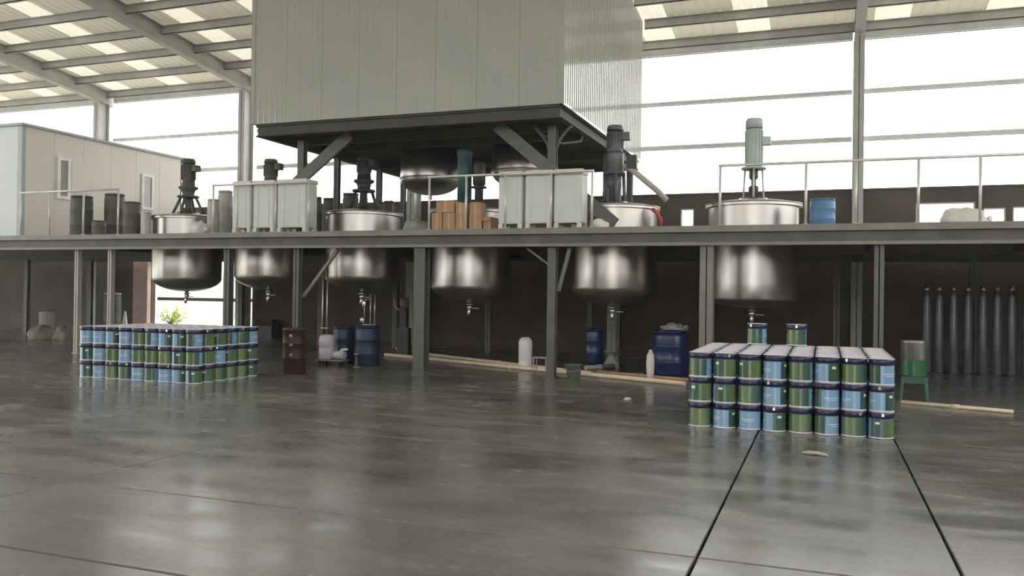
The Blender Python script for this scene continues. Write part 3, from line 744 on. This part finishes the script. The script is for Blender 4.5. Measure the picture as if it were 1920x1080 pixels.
# lilac jerry can on a low dolly
q = PZ(607, 686)
jc = empty('pump_cart', (q.x, q.y+.2, 0), 'lilac-white canister and pump body riding on a low cart', 'cart')
for sx in (-1, 1):
    for sy in (-1, 1): MB().tube([(.1+sx*.26-.02, sy*.14, .055), (.1+sx*.26+.02, sy*.14, .055)], .055, 12).build('wheel', M_MOTORD, jc)
MB().box(-.24, .46, -.2, .2, .11, .14, .008).build('platform', M_BEAM, jc)
MB().lathe([(.16, .141), (.18, .16), (.18, .38), (.165, .40), (.18, .42), (.18, .62), (.15, .68), (.06, .70)], -.05, 0, 22).build('canister', M_LILAC, jc)
MB().tube([(.12, 0, .24), (.42, 0, .24)], [.1, .09], 16).build('pump_body', M_LILAC, jc)
MB().tube([(.3, 0, .32), (.36, -.02, .37), (.5, -.02, .38)], .025, 8).build('hose', M_WHITE, jc)
# small tap column in front of the blue drums
q = PZ(669, 688)
tp = empty('tap_post', (q.x, q.y, 0), 'short pale steel tap post in front of the two blue drums', 'post')
MB().lathe([(.09, 0), (.09, .015), (.035, .02), (.035, .27)], n=12).build('pipe', M_STEELD, tp)
MB().lathe([(.07, .271), (.07, .3), (.03, .31)], n=14).build('cap', M_STEELD, tp)
# dark post with gauge head and hooked hose
q = PZ(756, 664)
gp = empty('hose_stand', (q.x, q.y, 0), 'dark upright stand with a dull round head and hooked pale hose in deep shade', 'stand')
hz = PY(757, 566, q.y).z
MB().box(-.16, .2, -.1, .1, 0, .72, .02).box(-.1, .12, -.08, .08, .72, hz-.16, .02).build('body', M_MOTORD, gp)
MB().lathe([(.05, hz-.159), (.11, hz-.12), (.13, hz), (.1, hz+.1), (.001, hz+.13)], .02, 0, 16).build('head', mat('dull_tan', (.22, .16, .13), .6), gp)
MB().tube([(-.26, -.05, hz+.06), (-.25, -.08, hz-.06), (-.2, -.1, hz-.16), (-.12, -.1, hz-.2), (-.09, -.07, hz-.22)], .022, 8).build('hose', M_POSTL, gp)
MB().lathe([(.03, .1), (.04, .14), (.02, .2)], -.19, 0, 10).build('drain_cap', M_WHITE, gp)
# white cylinder, stool, green bucket
q = PZ(983, 692)
wc = empty('white_barrel', (q.x, q.y+.06, 0), 'narrow tall white plastic barrel standing beside the thin stool', 'barrel')
hz = PY(983, 632, q.y+.15).z
MB().lathe([(.135, 0), (.15, .03), (.155, hz*.25), (.148, hz*.27), (.155, hz*.29), (.155, hz*.85), (.13, hz*.95), (.09, hz*.97)], n=24).build('body', M_WHITE, wc)
MB().lathe([(.1, hz*.971), (.1, hz), (.001, hz)], n=20).build('lid', M_WHITE, wc)
q = PZ(1011, 704)
st = empty('stool', (q.x, q.y+.12, 0), 'thin-legged pale stool standing beside the white barrel', 'stool')
hs = PY(1011, 669, q.y+.12).z
MB().box(-.17, .17, -.13, .13, hs-.025, hs, .006).build('seat', M_POSTL, st)
for sx in (-1, 1):
    for sy in (-1, 1): MB().tube([(sx*.15, sy*.11, 0), (sx*.13, sy*.10, hs-.025)], .012, 6).build('leg', M_POSTL, st)
q = PZ(1071, 713)
gb = empty('green_bucket', (q.x, q.y+.15, 0), 'moss green bucket standing on the floor beside a platform post', 'bucket')
hs = PY(1071, 684, q.y).z
MB().lathe([(.12, 0), (.13, .01), (.155, hs-.03), (.175, hs-.02), (.175, hs), (.15, hs), (.12, .03), (.001, .03)], n=22).build('body', M_GREENB, gb)
MB().tube([(-.17, 0, hs-.02), (-.16, -.12, hs-.1), (0, -.175, hs-.14), (.16, -.12, hs-.1), (.17, 0, hs-.02)], .008, 6).build('handle', M_STEELD, gb)
# poles lying on the floor
def pole(name, a, b, r, m, label, lift=0):
    p, q = PZ(*a), PZ(*b); d = q-p
    o = empty(name, (p.x, p.y, 0), label, 'pipe')
    MB().tube([(0, 0, r+.001+lift), (d.x, d.y, r+.001+lift)], r, 12).build('tube', m, o)
    dn = d.normalized()
    MB().tube([(d.x*.5-dn.x*.06, d.y*.5-dn.y*.06, r+.001+lift), (d.x*.5+dn.x*.06, d.y*.5+dn.y*.06, r+.001+lift)], r*1.25, 12).build('coupling', m, o)
pole('long_pipe', (722, 668), (1284, 724), .045, M_PIPE, 'long cream pipe lying on the floor, the one closest to the open hall')
pole('long_pipe', (800, 667), (1106, 703), .04, M_PIPE, 'cream pipe lying on the floor just behind the longest one')
pole('long_pipe', (1120, 700), (1292, 716), .035, mat('pipe_orange', (.62, .36, .2), .4), 'orange-brown pipe lying in front of the big blue drum')
pole('long_pipe', (1690, 757), (1900, 776), .03, M_PIPE, 'thin cream pipe lying on the floor beside the green stool')
pole('long_pipe', (1098, 694), (1150, 690), .05, M_POSTL, 'short pale pipe offcut lying beside the green bucket')
# rag bundle near the offcut
q = PZ(1142, 690); rg = MB().blob((0, 0, 0), .16, .14, .2, 12, .2, 20).build('rag_bundle', M_SACKG, None, (q.x, q.y+.3, 0)); tag(rg, 'small grey-green bundle on the floor in front of the lone blue drum', 'bundle')
MB().tube([(0, 0, .2), (.05, 0, .3)], [.05, .03], 8).build('tied_end', M_SACKG, rg)

# red drum beside the far pail stack
q = PZ(537, 702)
rd = empty('red_drum', (q.x, q.y+.25, 0), 'dark red steel drum with built-on highlight marks beside the far pail stack', 'drum')
hz = PY(543, 616, q.y+.2).z
MB().lathe([(.22, 0), (.23, .02), (.23, hz*.33), (.245, hz*.35), (.23, hz*.37), (.23, hz*.66), (.245, hz*.68), (.23, hz*.7), (.23, hz*.95), (.245, hz*.96), (.245, hz)], n=26).build('body', M_RED, rd)
MB().lathe([(.24, hz+.001), (.22, hz+.015), (.001, hz+.015)], n=26).build('lid', M_MOTORD, rd)
for zq in (.40, .62, .82): MB().box(.05, .12, -.255, -.228, hz*zq, hz*zq+.06, .008).build('highlight_block', M_CHROME, rd)  # small bright blocks standing in for highlights on the drum side

# tall dark tubes standing against the rear
for k, u in enumerate((1738, 1761, 1788, 1815, 1843, 1870, 1897, 1925)):
    Yk = 21.7; x = gx(u, Yk, 620); hz = PY(u, 536, Yk).z
    o = empty('gas_cylinder', (x, Yk, 0), 'tall dark grey steel cylinder, %s in its row counted from the green stool' % ORD[k], 'cylinder', 'tall steel cylinders in a row')
    MB().lathe([(.085, 0), (.095, .02), (.095, hz-.26), (.08, hz-.19), (.05, hz-.14), (.035, hz-.12)], n=20).build('body', M_TUBE, o)
    MB().lathe([(.05, hz-.119), (.06, hz-.1), (.06, hz-.02), (.03, hz)], n=14).build('valve_cap', M_STEELD, o)
# far sacks in the shade beyond the far pail stack
def floor_sack(u0, u1, vt, vb, seed, m, label, z=0., dy=0.):
    q = PZ((u0+u1)/2, vb) if z == 0 else None
    Y = (q.y if q else dy)+.25; x0, x1 = gx(u0, Y, vb), gx(u1, Y, vb); h = PY((u0+u1)/2, vt, Y).z-z
    sack('sack', ((x0+x1)/2, Y, z), (x1-x0)/2, .35, h/1.35, m, label, seed); return Y, z+h
M_SACKB = mat('sack_brown', (.26, .22, .18), .8, var=.2, bump=.5)
floor_sack(62, 92, 610, 638, 21, M_SACKB, 'brown slumped sack on the floor with a pale tin standing behind it')
floor_sack(110, 136, 610, 639, 22, M_SACKB, 'brown lumpy sack on the floor beside the far pail stack')
qq = PZ(88, 626)
tn = empty('pale_tin', (qq.x, qq.y, 0), 'pale plain tin standing behind the brown sack under the platform', 'tin')
hz = PY(88, 586, qq.y).z
MB().lathe([(.24, 0), (.26, .02), (.26, hz-.03), (.27, hz-.02), (.27, hz)], n=22).build('body', M_POSTL, tn)
MB().lathe([(.25, hz+.001), (.25, hz+.02), (.001, hz+.02)], n=22).build('lid', M_POSTL, tn)
qq = PZ(160, 628)
drum(qq.x, qq.y+1.2, 0, .3, 1.5, M_GREYDR, 'grey-green drum with a pale top behind the far pail stack', mt=M_PALEDR)
qq = PZ(192, 630)
cn = empty('white_cone', (qq.x, qq.y+1.0, 0), 'small white cone standing behind the far pail stack', 'cone')
MB().lathe([(.13, .03), (.03, .85), (.001, .86)], n=18).build('cone', M_WHITE, cn); MB().box(-.17, .17, -.17, .17, 0, .03).build('base', M_WHITE, cn)
qq = PZ(465, 636)
hx = empty('dark_crate', (qq.x, qq.y+1.0, 0), 'dark box-shaped bin with sloping lid behind the far pail stack', 'bin')
hz = PY(465, 598, qq.y+1).z
MB().box(-.4, .4, -.25, .25, 0, hz-.22, .01).build('body', M_MOTORD, hx)
MB().add([(-.4, -.25, hz-.22), (.4, -.25, hz-.22), (.4, .25, hz-.22), (-.4, .25, hz-.22), (-.32, -.1, hz), (.32, -.1, hz), (.32, .2, hz), (-.32, .2, hz)], [(0, 1, 5, 4), (1, 2, 6, 5), (2, 3, 7, 6), (3, 0, 4, 7), (4, 5, 6, 7), (3, 2, 1, 0)]).build('lid', M_MOTORD, hx)

# litter on the open floor
q = PZ(1528, 853)
l1 = MB().tube([(-.13, .03, .012), (-.06, .0, .02), (.02, .0, .022), (.1, -.03, .018), (.14, -.05, .01)], [.012, .022, .02, .018, .006], 8).build('paper_scrap', M_POSTL, None, (q.x, q.y, .001)); tag(l1, 'crumpled strip of pale scrap on the floor in front of the near pail stack', 'litter')
q = PZ(1177, 750)
l2 = MB().blob((0, 0, 0), .06, .05, .03, 31, .2, 14).build('paper_ball', M_SACK, None, (q.x, q.y, .001)); tag(l2, 'tiny pale paper scrap on the open floor facing the green bucket', 'litter')

# ================================================================== PAILS
PR, PHH, PITCHX = .148, .322, .311
pail_body = MB().lathe([(.138, 0), (.144, .004), (.144, .012), (.1435, .018), (.1435, PHH-.072)], n=26).mesh('tin_body', M_CAN)
pail_label_me = MB().lathe([(.1445, .022), (.1445, PHH-.084)], n=30, cap0=False, cap1=False).mesh('printed_label', M_LABEL)
pail_hoop = MB().lathe([(.1436, .003), (.1475, .006), (.1475, .016), (.1440, .02)], n=26, cap0=False, cap1=False).mesh('bottom_hoop', M_LID)
pail_ring = MB().lathe([(.1436, PHH-.076), (.150, PHH-.072), (.1525, PHH-.05), (.1525, PHH-.008), (.149, PHH-.004)], n=26, cap0=False, cap1=False).mesh('clamp_ring', M_RIMNAVY)
pail_lid = MB().lathe([(.1435, PHH-.07), (.149, PHH-.0035), (.1485, PHH-.0005), (.140, PHH-.0005), (.137, PHH-.007), (.001, PHH-.007)], n=26).mesh('lid', M_LID)
pail_clip = MB().box(-.014, .014, -.1545, -.1515, PHH-.05, PHH-.012).mesh('ring_clip', M_CHROME)
def pail(x, y, z, rz, label, grp):
    o = link('paint_pail', pail_body, None, (x, y, z), rz); tag(o, label, 'pail', grp)
    link('printed_label', pail_label_me, o); link('bottom_hoop', pail_hoop, o); link('clamp_ring', pail_ring, o); link('lid', pail_lid, o); link('ring_clip', pail_clip, o, None, random.uniform(0, 6.28))
    return o
LAY = ['bottom', 'middle', 'top']
def face(rz, toward):
    # which print turns to the open floor: blue sector centre sits at local angle -PI+.15*2PI
    a = (-PI+.30*PI+rz-toward+PI) % (2*PI)-PI
    return 'pale blue' if abs(a) < .75 else 'green'
def pile(x0, y0, nx, ny, where, grp, skip_inner, jit=.005):
    for l in range(3):
        for i in range(nx):
            for j in range(ny):
                if skip_inner and l < 2 and 0 < i < nx-1 and 0 < j < ny-1: continue
                rz = random.choice([random.uniform(0, 2*PI), random.choice([1.2, -.4, 2.6, 3.6, 4.3])+random.uniform(-.3, .3)])
                x = x0+(i+.5)*PITCHX+random.uniform(-jit, jit)*.4; y = y0+(j+.5)*PITCHX+random.uniform(-jit, jit)*.4
                f = face(rz, math.atan2(-y, -x))
                pail(x, y, l*(PHH+.0005)+.0005, rz, '%s-side paint pail, %s layer, %s row from open floor, %s from %s' % (f.replace('pale ', ''), LAY[l], ORD[j], ORD[nx-1-i], where), grp)
pile(-1.66, 11.02, 8, 8, 'green stool', 'paint pails in the near stack', False)
pile(-13.2, 11.95, 9, 6, 'red drum', 'paint pails in the far stack', True)
ztop2 = 3*(PHH+.0005)+.0005
pail(-1.66+2.5*PITCHX-.07, 11.02+7.5*PITCHX, ztop2, 2.2, 'single paint pail set on top of the near stack, closer to the big blue drum', 'pails on top')
pail(-1.66+4.5*PITCHX-.12, 11.02+7.5*PITCHX, ztop2, 2.7, 'single paint pail set on top of the near stack, closer to the green stool', 'pails on top')

# green stool with a pail on it
q = PZ(1714, 752)
gs = empty('plastic_stool', (q.x, q.y+.2, 0), 'dark green plastic stool carrying a paint pail beside the near stack', 'stool')
MB().box(-.21, .21, -.21, .21, .36, .40, .012).build('seat', M_GREEN, gs)
MB().box(-.19, .19, -.19, -.175, .29, .36).box(-.19, .19, .175, .19, .29, .36).box(-.19, -.175, -.175, .175, .29, .36).box(.175, .19, -.175, .175, .29, .36).build('apron', M_GREEN, gs)
for sx in (-1, 1):
    for sy in (-1, 1): MB().beam((sx*.205, sy*.205, 0), (sx*.175, sy*.175, .36), .045, .045, (0, 1, 0)).build('leg', M_GREEN, gs)
gp2 = link('paint_pail', MB().lathe([(.19, 0), (.20, .01), (.20, .56), (.205, .57), (.205, .585)], n=30).mesh('tin_body', M_CAN), None, (q.x, q.y+.2, .4005)); tag(gp2, 'larger steel pail with a green lower half standing on the green stool', 'pail')
MB().lathe([(.2012, .02), (.2012, .27)], n=30, cap0=False, cap1=False).build('printed_label', mat('label_green', (.02, .13, .06), .35), gp2)
MB().lathe([(.2, .586), (.2, .6), (.001, .6)], n=30).build('lid', M_STEELD, gp2)

# ================================================================== OUTSIDE
q = PY(320, 606, 33)
bush = empty('shrub', (q.x, 33, -.11), 'yellow-green leafy shrub growing in the yard beyond the doorway', 'shrub')
mb = MB(); rnd = random.Random(5); st_ = MB()
for k in range(40):
    a = rnd.uniform(0, 6.28); e = rnd.uniform(.3, 1.4); L_ = rnd.uniform(.6, 1.15)
    tip = Vector((math.cos(a)*math.cos(e), math.sin(a)*math.cos(e), math.sin(e)))*L_
    st_.tube([(0, 0, 0), tip*.5+Vector((0, 0, .06)), tip], [.012, .008, .003], 5)
    for j in range(14):
        t = rnd.uniform(.35, 1); p = tip*t; d = Vector((rnd.gauss(0, 1), rnd.gauss(0, 1), rnd.gauss(0, .6))).normalized(); s2 = d.cross(Vector((0, 0, 1))).normalized()*.035
        mb.add([p, p+d*.07+s2, p+d*.16, p+d*.07-s2], [(0, 1, 2, 3)])
st_.build('stems', M_STEM, bush); lf = mb.build('leaves', M_LEAF, bush); lf['kind'] = 'stuff'
yw = wall_with_holes(-60, -8, 46, 46.3, -.11, 2.3, []).build('yard_wall', M_YARDW); tag(yw, 'long cream wall across the yard beyond the doorway', 'wall')
MB().box(-60, -8, 45.95, 46.35, 2.3, 2.42).build('coping', M_YARDW, yw)
q = PY(458, 545, 42)
sh = empty('yard_shed', (q.x+.4, 42, -.11), 'small blue shed standing in the yard beyond the doorway', 'shed')
MB().box(-1.1, 1.1, 0, 2, 0, 2.3).build('wall', M_SHEDB, sh); MB().box(-1.25, 1.25, -.2, 2.2, 2.3, 2.42).build('roof', M_SHEDB, sh)
MB().box(-.4, .4, -.03, -.002, 0, 1.9).build('door', M_WHITEF, sh)

# ================================================================== THIN HAZE ADDED IN THE HALL TO IMITATE GLARE
hm = bpy.data.materials.new('glare_haze'); hm.use_nodes = True
hn = hm.node_tree; hn.nodes.remove(hn.nodes['Principled BSDF'])
vs_ = hn.nodes.new('ShaderNodeVolumeScatter'); vs_.inputs['Density'].default_value = .0016; vs_.inputs['Anisotropy'].default_value = .55
vs_.inputs['Color'].default_value = (1, .97, .9, 1)
hn.links.new(vs_.outputs[0], hn.nodes['Material Output'].inputs['Volume'])
hz_ = MB().box(X0-.4, X1+.4, YF-.4, YB+.4, -.02, 12.2).build('haze', hm)
tag(hz_, 'thin pale haze added in the hall air to imitate veiling glare', 'haze', kind='stuff')
